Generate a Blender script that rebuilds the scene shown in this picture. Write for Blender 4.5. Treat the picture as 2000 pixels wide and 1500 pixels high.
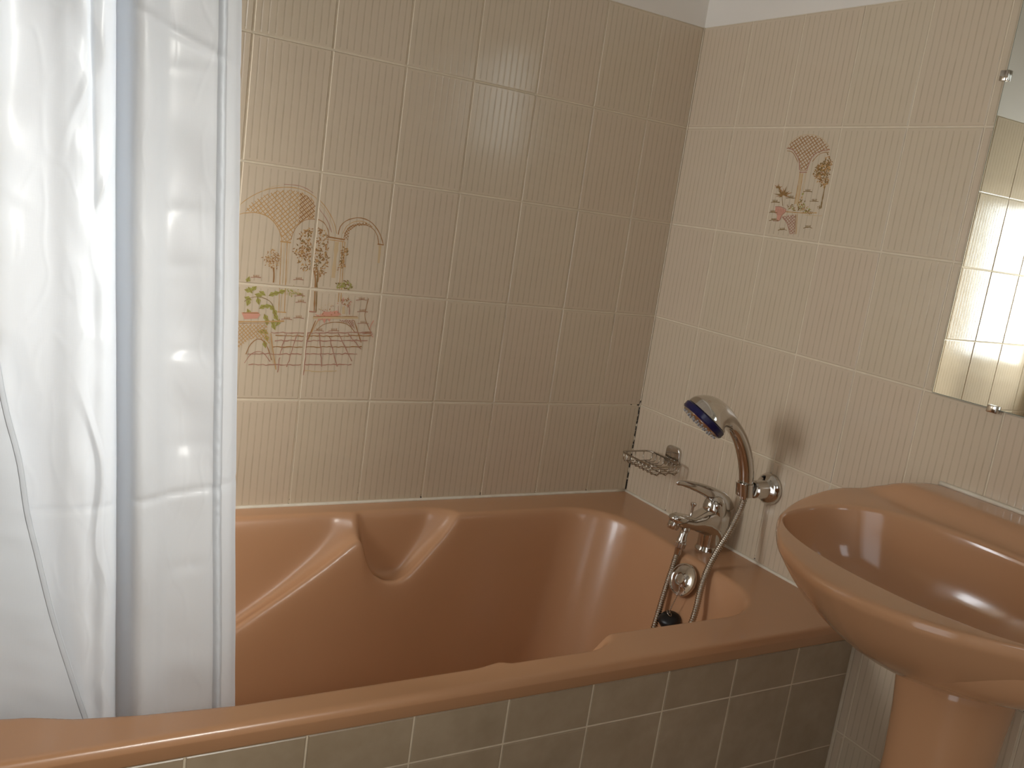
import bpy, bmesh, math, random
import numpy as np
from mathutils import Vector, Matrix, noise

for o in list(bpy.data.objects):
    bpy.data.objects.remove(o)
scn = bpy.context.scene
COL = scn.collection
R = math.radians

# ------------------------------------------------------------------ camera
F_PX = 1778.65
cam_d = bpy.data.cameras.new('camera')
cam_d.sensor_fit = 'HORIZONTAL'
cam_d.sensor_width = 36.0
cam_d.lens = F_PX / 2000.0 * 36.0
cam_d.clip_start = 0.02
cam = bpy.data.objects.new('camera', cam_d)
COL.objects.link(cam)
rt = Vector((0.85947, -0.49188, 0.13916))
dn = Vector((0.02395, -0.23319, -0.97214))
fw = Vector((0.51062, 0.83886, -0.18864))
m = Matrix((rt, -dn, -fw)).transposed().to_4x4()
m.translation = Vector((-1.442, -1.744, 1.213))
cam.matrix_world = m
scn.camera = cam

# ------------------------------------------------------------------ world, light, exposure
W = bpy.data.worlds.new('world')
scn.world = W
W.use_nodes = True
W.node_tree.nodes['Background'].inputs['Color'].default_value = (0.95, 0.97, 1.0, 1)
W.node_tree.nodes['Background'].inputs['Strength'].default_value = 1.9  # enters as room fill through the added doorway

scn.view_settings.view_transform = 'Standard'
scn.view_settings.look = 'None'
scn.view_settings.gamma = 1.0
scn.view_settings.use_curve_mapping = False
scn.view_settings.exposure = 0.0

WIN = (-1.12, -0.64, 1.42, 2.06)          # window opening in the wall behind the photographer: x0 x1 z0 z1
Y_FRONT = -2.45
ld = bpy.data.lights.new('window_daylight', 'AREA')
ld.shape = 'RECTANGLE'
ld.size = WIN[1] - WIN[0] - 0.10
ld.size_y = WIN[3] - WIN[2] - 0.10
ld.energy = 2.7
ld.color = (1.0, 0.97, 0.90)
ld.spread = R(36)
lo = bpy.data.objects.new('window_daylight', ld)
COL.objects.link(lo)
lo.location = ((WIN[0] + WIN[1]) / 2, Y_FRONT + 0.03, (WIN[2] + WIN[3]) / 2)
lo.rotation_euler = (Vector((-1.36, -0.60, 0.92)) - lo.location).to_track_quat('-Z', 'Y').to_euler()

WIN2 = (-0.46, -0.06, 0.86, 1.52)         # main window, recessed in the wall at the foot of the tub, behind the curtain: y0 y1 z0 z1
REVEAL = 0.18
FILL_DOOR = (-2.35, -1.50, 2.02)                # open doorway added to the left wall to let in fill light: y0 y1 height
PANE_1, PANE_2 = 3.1, 16.5                # brightness of the two frosted panes

# ------------------------------------------------------------------ helpers
def s2l(c):
    return tuple(((v / 255.0) / 12.92 if v / 255.0 <= 0.04045 else ((v / 255.0 + 0.055) / 1.055) ** 2.4) for v in c)

def mesh_obj(name, verts, faces, mat=None, parent=None, smooth=False, edges=()):
    me = bpy.data.meshes.new(name)
    me.from_pydata([tuple(v) for v in verts], list(edges), faces)
    me.update()
    if smooth:
        me.polygons.foreach_set('use_smooth', [True] * len(me.polygons))
    o = bpy.data.objects.new(name, me)
    COL.objects.link(o)
    if mat:
        me.materials.append(mat)
    if parent:
        o.parent = parent
    return o

def bm_obj(name, bm, mat=None, parent=None, smooth=False, angle=None):
    bmesh.ops.recalc_face_normals(bm, faces=bm.faces[:])
    me = bpy.data.meshes.new(name)
    bm.to_mesh(me)
    bm.free()
    if smooth:
        me.polygons.foreach_set('use_smooth', [True] * len(me.polygons))
        if angle:
            me.set_sharp_from_angle(angle=R(angle))
    o = bpy.data.objects.new(name, me)
    COL.objects.link(o)
    if mat:
        me.materials.append(mat)
    if parent:
        o.parent = parent
    return o

def box(bm, x0, x1, y0, y1, z0, z1, bevel=0.0, seg=2):
    vs = [bm.verts.new((x, y, z)) for x in (x0, x1) for y in (y0, y1) for z in (z0, z1)]
    fs = [(0, 1, 3, 2), (4, 6, 7, 5), (0, 4, 5, 1), (2, 3, 7, 6), (0, 2, 6, 4), (1, 5, 7, 3)]
    ff = [bm.faces.new([vs[i] for i in f]) for f in fs]
    if bevel > 0:
        es = list({e for f in ff for e in f.edges})
        bmesh.ops.bevel(bm, geom=es, offset=bevel, segments=seg, affect='EDGES', profile=0.5)

def frame_of(t, ref=None):
    t = t.normalized()
    r = ref if ref else (Vector((0, 0, 1)) if abs(t.z) < 0.9 else Vector((0, 1, 0)))
    a = r.cross(t).normalized()
    b = t.cross(a).normalized()
    return a, b

def tube(bm, pts, rad, n=12, cap=True, ref=None, flat=None):
    """loft of elliptical rings along pts; rad: number or list of r or (ra, rb)"""
    pts = [Vector(p) for p in pts]
    rings = []
    a_prev = None
    for i, p in enumerate(pts):
        t = (pts[min(i + 1, len(pts) - 1)] - pts[max(i - 1, 0)])
        if ref is None and a_prev is not None:
            tn = t.normalized()
            a = (a_prev - tn * a_prev.dot(tn)).normalized()
            b = tn.cross(a).normalized()
        else:
            a, b = frame_of(t, ref)
        a_prev = a
        r = rad[i] if isinstance(rad, (list, tuple)) else rad
        ra, rb = r if isinstance(r, (list, tuple)) else (r, r)
        rings.append([bm.verts.new(p + a * (ra * math.cos(2 * math.pi * k / n)) + b * (rb * math.sin(2 * math.pi * k / n))) for k in range(n)])
    for i in range(len(rings) - 1):
        for k in range(n):
            bm.faces.new((rings[i][k], rings[i][(k + 1) % n], rings[i + 1][(k + 1) % n], rings[i + 1][k]))
    if cap:
        bm.faces.new(rings[0][::-1])
        bm.faces.new(rings[-1])
    return rings

def lathe(bm, prof, origin, axis, n=32):
    """prof: list of (r, h) along axis"""
    origin = Vector(origin)
    ax = Vector(axis).normalized()
    a, b = frame_of(ax)
    rings = []
    for r, h in prof:
        if r < 1e-6:
            rings.append([bm.verts.new(origin + ax * h)])
        else:
            rings.append([bm.verts.new(origin + ax * h + a * (r * math.cos(2 * math.pi * k / n)) + b * (r * math.sin(2 * math.pi * k / n))) for k in range(n)])
    for i in range(len(rings) - 1):
        A, B = rings[i], rings[i + 1]
        if len(A) == 1 and len(B) == 1:
            continue
        for k in range(n):
            k2 = (k + 1) % n
            if len(A) == 1:
                bm.faces.new((A[0], B[k2], B[k]))
            elif len(B) == 1:
                bm.faces.new((A[k], A[k2], B[0]))
            else:
                bm.faces.new((A[k], A[k2], B[k2], B[k]))
    if len(rings[0]) > 1:
        bm.faces.new(rings[0][::-1])
    if len(rings[-1]) > 1:
        bm.faces.new(rings[-1])

def catmull(pts, n):
    pts = [Vector(p) for p in pts]
    out = []
    P = [pts[0] * 2 - pts[1]] + pts + [pts[-1] * 2 - pts[-2]]
    segs = len(pts) - 1
    for i in range(n):
        u = i / (n - 1) * segs
        k = min(int(u), segs - 1)
        t = u - k
        p0, p1, p2, p3 = P[k], P[k + 1], P[k + 2], P[k + 3]
        out.append(0.5 * ((2 * p1) + (p2 - p0) * t + (2 * p0 - 5 * p1 + 4 * p2 - p3) * t * t + (3 * p1 - p0 - 3 * p2 + p3) * t ** 3))
    return out

def resample(pts, step):
    pts = [Vector(p) for p in pts]
    L = [0.0]
    for a, b in zip(pts, pts[1:]):
        L.append(L[-1] + (b - a).length)
    n = max(2, int(L[-1] / step) + 1)
    out = []
    j = 0
    for i in range(n):
        d = L[-1] * i / (n - 1)
        while j < len(L) - 2 and L[j + 1] < d:
            j += 1
        t = (d - L[j]) / max(1e-9, L[j + 1] - L[j])
        out.append(pts[j].lerp(pts[j + 1], t))
    return out

def empty(name, loc=(0, 0, 0)):
    o = bpy.data.objects.new(name, None)
    o.empty_display_size = 0.05
    COL.objects.link(o)
    o.location = loc
    return o

def tag(o, label, cat, group=None):
    o['label'] = label
    o['category'] = cat
    if group:
        o['group'] = group
    return o

def struct(o, label=None):
    o['kind'] = 'structure'
    if label:
        o['label'] = label
    return o

def adopt(o, parent):
    """parent a world-space part to an empty that stands away from the origin"""
    o.parent = parent
    o.matrix_parent_inverse = Matrix.Translation(parent.location).inverted()
    return o

# ------------------------------------------------------------------ materials
class NT:
    def __init__(self, name):
        self.m = bpy.data.materials.new(name)
        self.m.use_nodes = True
        self.t = self.m.node_tree
        self.b = self.t.nodes['Principled BSDF']
        self.out = self.t.nodes['Material Output']
    def n(self, typ, **kw):
        nd = self.t.nodes.new(typ)
        for k, v in kw.items():
            setattr(nd, k, v)
        return nd
    def l(self, a, b):
        self.t.links.new(a, b)
    def math(self, op, a, b=None, c=None, clamp=False):
        nd = self.n('ShaderNodeMath', operation=op)
        nd.use_clamp = clamp
        for i, v in enumerate((a, b, c)):
            if v is None:
                continue
            if isinstance(v, (int, float)):
                nd.inputs[i].default_value = v
            else:
                self.l(v, nd.inputs[i])
        return nd.outputs[0]
    def mix(self, fac, a, b):
        nd = self.n('ShaderNodeMix', data_type='RGBA')
        for sock, v in ((nd.inputs[0], fac), (nd.inputs[6], a), (nd.inputs[7], b)):
            if isinstance(v, (int, float)):
                sock.default_value = v
            elif isinstance(v, tuple):
                sock.default_value = (*v[:3], 1)
            else:
                self.l(v, sock)
        return nd.outputs[2]
    def noise(self, vec, scale, detail=2.0, rough=0.5):
        nd = self.n('ShaderNodeTexNoise')
        nd.inputs['Scale'].default_value = scale
        nd.inputs['Detail'].default_value = detail
        nd.inputs['Roughness'].default_value = rough
        if vec is not None:
            self.l(vec, nd.inputs['Vector'])
        return nd.outputs['Fac']
    def ramp(self, fac, stops):
        nd = self.n('ShaderNodeValToRGB')
        e = nd.color_ramp.elements
        while len(e) < len(stops):
            e.new(0.5)
        for el, (p, c) in zip(e, stops):
            el.position = p
            el.color = (*c, 1) if isinstance(c, tuple) else (c, c, c, 1)
        self.l(fac, nd.inputs[0])
        return nd.outputs[0]
    def bump(self, h, strength, dist=0.001):
        nd = self.n('ShaderNodeBump')
        nd.inputs['Strength'].default_value = strength
        nd.inputs['Distance'].default_value = dist
        self.l(h, nd.inputs['Height'])
        self.l(nd.outputs[0], self.b.inputs['Normal'])
    def set(self, **kw):
        for k, v in kw.items():
            s = self.b.inputs[k.replace('_', ' ')]
            if isinstance(v, (int, float)):
                s.default_value = v
            elif isinstance(v, tuple):
                s.default_value = (*v, 1)
            else:
                self.l(v, s)
    def co(self, kind='Object'):
        return self.n('ShaderNodeTexCoord').outputs[kind]
    def pos(self):
        return self.n('ShaderNodeNewGeometry').outputs['Position']

TW, TH = 0.15, 0.2259       # wall tile module

def mat_tile():
    a = NT('striped_wall_tile')
    co = a.co()
    sp = a.n('ShaderNodeSeparateXYZ')
    a.l(co, sp.inputs[0])
    n1 = a.noise(co, 9.0, 2)
    wob = a.math('MULTIPLY', a.math('SUBTRACT', n1, 0.5), 0.0030)
    xx = a.math('ADD', sp.outputs['X'], wob)
    per = TW / 11.0
    fr = a.math('FRACT', a.math('ADD', a.math('DIVIDE', xx, per), 100.0))
    d = a.math('ABSOLUTE', a.math('SUBTRACT', fr, 0.5))
    line = a.n('ShaderNodeMapRange', interpolation_type='SMOOTHSTEP')
    a.l(d, line.inputs[0])
    line.inputs[1].default_value = 0.02
    line.inputs[2].default_value = 0.16
    line.inputs[3].default_value = 1.0
    line.inputs[4].default_value = 0.0
    # lines stop a few millimetres before the tile edge and vary in strength
    zed = a.math('ABSOLUTE', sp.outputs['Z'])
    zf = a.math('LESS_THAN', zed, TH / 2 - 0.007)
    oi = a.n('ShaderNodeObjectInfo')
    vary = a.noise(co, 30.0, 3)
    st = a.math('MULTIPLY', a.math('MULTIPLY', line.outputs[0], zf), a.math('MULTIPLY', a.math('SUBTRACT', vary, 0.12), 0.62))
    cloud = a.noise(co, 14.0, 4)
    base = a.mix(a.math('MULTIPLY', cloud, 0.5), s2l((207, 191, 166)), s2l((197, 180, 154)))
    hue = a.mix(a.math('MULTIPLY', oi.outputs['Random'], 0.55), base, s2l((206, 186, 163)))
    col = a.mix(st, hue, s2l((136, 118, 92)))
    a.set(Base_Color=col, Roughness=0.16, Specular_IOR_Level=0.5)
    h = a.math('ADD', a.math('MULTIPLY', a.noise(co, 22.0, 2), 1.0), a.math('MULTIPLY', line.outputs[0], -0.25))
    a.bump(h, 0.35, 0.0009)
    return a.m

def mat_grout():
    a = NT('cream_grout')
    p = a.pos()
    n = a.noise(p, 60.0, 3)
    base = a.mix(n, s2l((226, 213, 190)), s2l((206, 190, 162)))
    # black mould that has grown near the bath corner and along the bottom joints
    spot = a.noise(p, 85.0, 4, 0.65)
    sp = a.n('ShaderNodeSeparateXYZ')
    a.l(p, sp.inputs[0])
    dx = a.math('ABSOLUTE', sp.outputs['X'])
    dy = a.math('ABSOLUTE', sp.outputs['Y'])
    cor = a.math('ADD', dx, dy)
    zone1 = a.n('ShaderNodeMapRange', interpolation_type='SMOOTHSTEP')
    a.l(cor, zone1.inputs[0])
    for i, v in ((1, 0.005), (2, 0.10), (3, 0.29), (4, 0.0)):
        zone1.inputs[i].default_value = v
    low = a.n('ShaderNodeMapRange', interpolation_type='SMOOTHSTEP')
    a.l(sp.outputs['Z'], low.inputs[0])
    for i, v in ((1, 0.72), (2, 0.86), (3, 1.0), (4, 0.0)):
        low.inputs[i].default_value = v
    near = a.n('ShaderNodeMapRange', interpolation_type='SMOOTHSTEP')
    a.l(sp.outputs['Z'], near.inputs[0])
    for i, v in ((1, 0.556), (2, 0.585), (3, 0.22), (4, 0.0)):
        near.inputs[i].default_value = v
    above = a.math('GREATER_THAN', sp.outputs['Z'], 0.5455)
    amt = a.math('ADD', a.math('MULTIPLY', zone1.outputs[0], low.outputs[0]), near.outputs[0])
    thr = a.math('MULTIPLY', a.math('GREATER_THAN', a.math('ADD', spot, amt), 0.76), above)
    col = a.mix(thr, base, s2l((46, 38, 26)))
    a.set(Base_Color=col, Roughness=0.75)
    return a.m

def mat_white_wall():
    a = NT('white_painted_plaster')
    p = a.pos()
    a.set(Base_Color=a.mix(a.noise(p, 3.0, 3), s2l((232, 226, 216)), s2l((222, 214, 203))), Roughness=0.8)
    a.bump(a.noise(p, 180.0, 3), 0.12, 0.001)
    return a.m

def mat_tub(name, c1, c2, rough):
    a = NT(name)
    p = a.pos()
    a.set(Base_Color=a.mix(a.noise(p, 5.0, 3), s2l(c1), s2l(c2)), Roughness=rough, Specular_IOR_Level=0.5)
    a.set(Coat_Weight=0.15, Coat_Roughness=0.06)
    return a.m

def mat_plain(name, c, rough, metal=0.0, spec=0.5, noise_scale=None, c2=None):
    a = NT(name)
    col = s2l(c)
    if noise_scale:
        col = a.mix(a.noise(a.co(), noise_scale, 3), s2l(c), s2l(c2))
    a.set(Base_Color=col, Roughness=rough, Metallic=metal, Specular_IOR_Level=spec)
    return a.m

def mat_apron():
    a = NT('marbled_apron_tile')
    p = a.pos()
    n = a.noise(p, 11.0, 6, 0.62)
    n2 = a.noise(p, 45.0, 4)
    oi = a.n('ShaderNodeObjectInfo')
    c = a.mix(n, s2l((144, 127, 103)), s2l((192, 176, 152)))
    c = a.mix(a.math('MULTIPLY', n2, 0.35), c, s2l((136, 114, 88)))
    c = a.mix(a.math('MULTIPLY', oi.outputs['Random'], 0.25), c, s2l((150, 128, 100)))
    a.set(Base_Color=c, Roughness=0.30)
    return a.m

def mat_curtain():
    a = NT('white_satin_polyester')
    co = a.co()
    a.set(Base_Color=(0.73, 0.77, 0.82), Roughness=0.34, Specular_IOR_Level=0.55, Sheen_Weight=0.25, Sheen_Roughness=0.4)
    sx = a.n('ShaderNodeMapping')
    sx.inputs['Scale'].default_value = (900, 900, 60)
    a.l(co, sx.inputs[0])
    w1 = a.noise(sx.outputs[0], 1.0, 2)
    sy = a.n('ShaderNodeMapping')
    sy.inputs['Scale'].default_value = (60, 60, 900)
    a.l(co, sy.inputs[0])
    w2 = a.noise(sy.outputs[0], 1.0, 2)
    a.bump(a.math('ADD', w1, w2), 0.10, 0.0006)
    tr = a.n('ShaderNodeBsdfTranslucent')
    tr.inputs['Color'].default_value = (0.72, 0.75, 0.78, 1)
    mx = a.n('ShaderNodeMixShader')
    mx.inputs[0].default_value = 0.34
    a.l(a.b.outputs[0], mx.inputs[1])
    a.l(tr.outputs[0], mx.inputs[2])
    a.l(mx.outputs[0], a.out.inputs[0])
    return a.m

def mat_brick_wall(name, mod_x, mod_z, axis):
    """tiled wall too far off the picture to build tile by tile"""
    a = NT(name)
    p = a.pos()
    sp = a.n('ShaderNodeSeparateXYZ')
    a.l(p, sp.inputs[0])
    u = a.math('FRACT', a.math('ADD', a.math('DIVIDE', sp.outputs[axis], mod_x), 50.0))
    v = a.math('FRACT', a.math('ADD', a.math('DIVIDE', a.math('SUBTRACT', sp.outputs['Z'], 0.55), mod_z), 50.0))
    ju = a.math('LESS_THAN', u, 0.018)
    jv = a.math('LESS_THAN', v, 0.012)
    j = a.math('MAXIMUM', ju, jv)
    s = a.math('LESS_THAN', a.math('FRACT', a.math('MULTIPLY', u, 11.0)), 0.18)
    c = a.mix(a.math('MULTIPLY', s, 0.5), s2l((199, 182, 154)), s2l((140, 122, 96)))
    a.set(Base_Color=a.mix(j, c, s2l((205, 190, 162))), Roughness=0.2)
    return a.m

M_TILE = mat_tile()
M_GROUT = mat_grout()
M_WHITE = mat_white_wall()
M_TUB = mat_tub('terracotta_acrylic', (190, 144, 107), (184, 138, 101), 0.27)
M_SINK = mat_tub('terracotta_ceramic', (193, 147, 110), (188, 142, 105), 0.12)
M_CHROME = mat_plain('polished_chrome', (206, 202, 196), 0.09, 1.0)
M_SATIN = mat_plain('brushed_steel_wire', (176, 166, 152), 0.24, 1.0)
M_BLUE = mat_plain('navy_blue_plastic', (22, 20, 66), 0.22)
M_BLACK = mat_plain('black_rubber', (14, 13, 14), 0.40)
M_DARK = mat_plain('dark_slot', (26, 22, 20), 0.6)
M_GREYPL = mat_plain('grey_nozzle_rubber', (150, 148, 148), 0.45)
M_APRON = mat_apron()
M_CURT = mat_curtain()
M_CAULK = mat_plain('white_silicone', (232, 224, 208), 0.45, noise_scale=40.0, c2=(206, 192, 168))
M_MIRROR = mat_plain('silvered_mirror', (242, 246, 240), 0.0, 1.0)
M_GEDGE = mat_plain('green_glass_edge', (110, 124, 112), 0.15)
M_WPVC = mat_plain('white_window_plastic', (236, 236, 232), 0.35)
M_FLOOR = mat_plain('beige_floor_tile', (168, 146, 118), 0.35, noise_scale=8.0, c2=(150, 128, 102))

# ------------------------------------------------------------------ room shell
Z_TOP = 1.6794              # top of the wall tiling
Z_CEIL = 2.45
Z_RIM = 0.55
X_LEFT = -1.70
PROUD = 0.0016              # how far tiles stand proud of the grout

def structure_box(name, *b, mat):
    bm = bmesh.new()
    box(bm, *b)
    return struct(bm_obj(name, bm, mat))

wall_back = structure_box('wall_back', X_LEFT - 0.1, 0.1, PROUD, 0.12, 0.0, Z_TOP, mat=M_GROUT)
wall_right = structure_box('wall_right', PROUD, 0.12, Y_FRONT, PROUD, 0.0, Z_TOP, mat=M_GROUT)
structure_box('wall_back_upper', X_LEFT - 0.1, 0.1, 0.0006, 0.12, Z_TOP, Z_CEIL, mat=M_WHITE)
structure_box('wall_right_upper', 0.0006, 0.12, Y_FRONT, 0.0006, Z_TOP, Z_CEIL, mat=M_WHITE)
M_LEFT = mat_brick_wall('left_wall_tiling', TW, TH, 'Y')
bm = bmesh.new()
box(bm, X_LEFT - 0.25, X_LEFT, FILL_DOOR[1], WIN2[0], 0.0, Z_TOP)
box(bm, X_LEFT - 0.25, X_LEFT, Y_FRONT, FILL_DOOR[0], 0.0, Z_TOP)
box(bm, X_LEFT - 0.25, X_LEFT, WIN2[1], PROUD, 0.0, Z_TOP)
box(bm, X_LEFT - 0.25, X_LEFT, WIN2[0], WIN2[1], 0.0, WIN2[2])
box(bm, X_LEFT - 0.25, X_LEFT, WIN2[0], WIN2[1], WIN2[3], Z_TOP)
struct(bm_obj('wall_left', bm, M_LEFT))
bm = bmesh.new()
box(bm, X_LEFT - 0.25, X_LEFT, FILL_DOOR[1], PROUD, Z_TOP, Z_CEIL)
box(bm, X_LEFT - 0.25, X_LEFT, Y_FRONT, FILL_DOOR[0], Z_TOP, Z_CEIL)
box(bm, X_LEFT - 0.25, X_LEFT, FILL_DOOR[0], FILL_DOOR[1], FILL_DOOR[2], Z_CEIL)
struct(bm_obj('wall_left_upper', bm, M_WHITE))
bm = bmesh.new()
for yy in ((FILL_DOOR[0], FILL_DOOR[0] + 0.03), (FILL_DOOR[1] - 0.03, FILL_DOOR[1])):
    box(bm, X_LEFT - 0.255, X_LEFT + 0.01, yy[0], yy[1], 0.0, FILL_DOOR[2], 0.003)
box(bm, X_LEFT - 0.255, X_LEFT + 0.01, FILL_DOOR[0] + 0.03, FILL_DOOR[1] - 0.03, FILL_DOOR[2] - 0.03, FILL_DOOR[2], 0.003)
struct(bm_obj('fill_door_1', bm, M_WPVC, smooth=True, angle=40))  # frame of the unseen doorway added for fill light
structure_box('floor', X_LEFT - 0.1, 0.12, Y_FRONT - 0.2, 0.12, -0.08, 0.0, mat=M_FLOOR)
structure_box('ceiling', X_LEFT - 0.1, 0.12, Y_FRONT - 0.2, 0.12, Z_CEIL, Z_CEIL + 0.08, mat=M_WHITE)
bm = bmesh.new()
for b in ((X_LEFT - 0.1, WIN[0], 0, Z_CEIL), (WIN[1], 0.12, 0, Z_CEIL), (WIN[0], WIN[1], 0, WIN[2]), (WIN[0], WIN[1], WIN[3], Z_CEIL)):
    box(bm, b[0], b[1], Y_FRONT - 0.2, Y_FRONT, b[2], b[3])
struct(bm_obj('wall_front', bm, M_WHITE))

# two windows outside the picture: frosted panes in white frames
def pane_mat(strength):
    a = NT('frosted_daylight_pane')
    em = a.n('ShaderNodeEmission')
    em.inputs['Color'].default_value = (0.90, 0.95, 1.0, 1)
    em.inputs['Strength'].default_value = strength
    a.l(em.outputs[0], a.out.inputs[0])
    return a.m
def window(name, w, h, strength, loc, rz):
    """built around x = across, z = up, room side at +y"""
    t = 0.05
    bm = bmesh.new()
    for b in ((0, t, 0, h), (w - t, w, 0, h), (t, w - t, 0, t), (t, w - t, h - t, h)):
        box(bm, b[0], b[1], -0.06, 0.012, b[2], b[3], 0.004)
    win = struct(bm_obj(name, bm, M_WPVC, smooth=True, angle=40))
    win.location = loc
    win.rotation_euler = (0, 0, rz)
    bm = bmesh.new()
    box(bm, t, w - t, -0.03, -0.02, t, h - t)
    bm_obj('pane', bm, pane_mat(strength), win)
    bm = bmesh.new()
    box(bm, 0.012, 0.038, 0.012, 0.024, h / 2 - 0.03, h / 2 + 0.03, 0.004)
    tube(bm, [(0.025, 0.022, h / 2), (0.025, 0.052, h / 2), (0.028, 0.057, h / 2 - 0.02), (0.028, 0.057, h / 2 - 0.11)], [0.009, 0.009, 0.010, 0.008], 10)
    bm_obj('window_handle', bm, M_WPVC, win, smooth=True, angle=40)
window('window_1', WIN[1] - WIN[0], WIN[3] - WIN[2], PANE_1, (WIN[0], Y_FRONT, WIN[2]), 0)
window('window_2', WIN2[1] - WIN2[0], WIN2[3] - WIN2[2], PANE_2, (X_LEFT - REVEAL, WIN2[1], WIN2[2]), -math.pi / 2)

# ------------------------------------------------------------------ wall tiles
random.seed(4)
_tile_meshes = {}
def tile_mesh(w, h, mat=None, key='tile', thick=PROUD, ins=0.0013, drop=0.0009):
    k = (key, round(w, 4), round(h, 4))
    if k in _tile_meshes:
        return _tile_meshes[k]
    x, z = w / 2, h / 2
    v = []
    # local: x across, z up, front face at y = 0, back at y = +thick
    for (xx, yy, zz) in ((x, thick, z), (x, drop, z), (x - ins, 0.0, z - ins)):
        v += [(-xx, yy, -zz), (xx, yy, -zz), (xx, yy, zz), (-xx, yy, zz)]
    f = [(8, 9, 10, 11)]
    for r in (0, 4):
        for i in range(4):
            j = (i + 1) % 4
            f.append((r + i, r + j, r + 4 + j, r + 4 + i))
    me = bpy.data.meshes.new(key)
    me.from_pydata(v, [], f)
    me.update()
    me.materials.append(mat or M_TILE)
    _tile_meshes[k] = me
    return me

def put_tile(me, loc, rz, parent, name='tile', jitter=True):
    o = bpy.data.objects.new(name, me)
    COL.objects.link(o)
    o.parent = parent
    o.location = loc
    j = 1.0 if jitter else 0.0
    o.rotation_euler = (R(random.gauss(0, 0.10)) * j, 0, rz + R(random.gauss(0, 0.12)) * j)
    return o

GAP = 0.0034
back_cols = [(0.0, 0.1231)]
x = 0.1231
while x < -X_LEFT - 0.002:
    back_cols.append((x, min(x + TW, -X_LEFT)))
    x += TW
right_cols = [(0.0, 0.1582)]
y = 0.1582
while y < -Y_FRONT - 0.002:
    right_cols.append((y, min(y + TW, -Y_FRONT)))
    y += TW

rows = [(Z_TOP - TH * (k + 1), Z_TOP - TH * k) for k in range(5)]
low_rows = [(Z_TOP - TH * 6, Z_TOP - TH * 5), (Z_TOP - TH * 7, Z_TOP - TH * 6), (0.0, Z_TOP - TH * 7)]
back_tiles, right_tiles = {}, {}
for ci, (a0, a1) in enumerate(back_cols):
    for ri, (z0, z1) in enumerate(rows):
        dec = ci in (5, 6, 7) and ri in (2, 3)
        me = tile_mesh(a1 - a0 - GAP, z1 - z0 - GAP)
        back_tiles[(ci, ri)] = put_tile(me, (-(a0 + a1) / 2, 0, (z0 + z1) / 2), 0, wall_back, jitter=not dec)
Y_APRON = -0.735
for ci, (a0, a1) in enumerate(right_cols):
    for ri, (z0, z1) in enumerate(rows):
        dec = (ci, ri) == (2, 1)
        me = tile_mesh(a1 - a0 - GAP, z1 - z0 - GAP)
        right_tiles[(ci, ri)] = put_tile(me, (0, -(a0 + a1) / 2, (z0 + z1) / 2), -math.pi / 2, wall_right, jitter=not dec)
    if a1 > -Y_APRON + 0.02:
        b0 = max(a0, -Y_APRON + 0.003)
        for z0, z1 in low_rows:
            if z1 - z0 < 0.02:
                continue
            put_tile(tile_mesh(a1 - b0 - GAP, z1 - z0 - GAP), (0, -(a1 + b0) / 2, (z0 + z1) / 2), -math.pi / 2, wall_right)

# ------------------------------------------------------------------ bath panel (tiled apron)
wall_apron = structure_box('wall_apron', X_LEFT, 0.0, Y_APRON + 0.0015, Y_APRON + 0.05, 0.0, 0.5145, mat=M_GROUT)
ax = [0.0, 0.149]
while ax[-1] < 1.69:
    ax.append(min(1.70, ax[-1] + 0.1515))
for i in range(len(ax) - 1):
    if ax[i + 1] - ax[i] < 0.02:
        continue
    for z0, z1 in ((0.441, 0.5145), (0.2895, 0.441), (0.138, 0.2895), (0.0, 0.138)):
        me = tile_mesh(ax[i + 1] - ax[i] - 0.003, z1 - z0 - 0.003, M_APRON, 'apron_tile')
        put_tile(me, (-(ax[i] + ax[i + 1]) / 2, Y_APRON, (z0 + z1) / 2), 0, wall_apron, name='tile')

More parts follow.
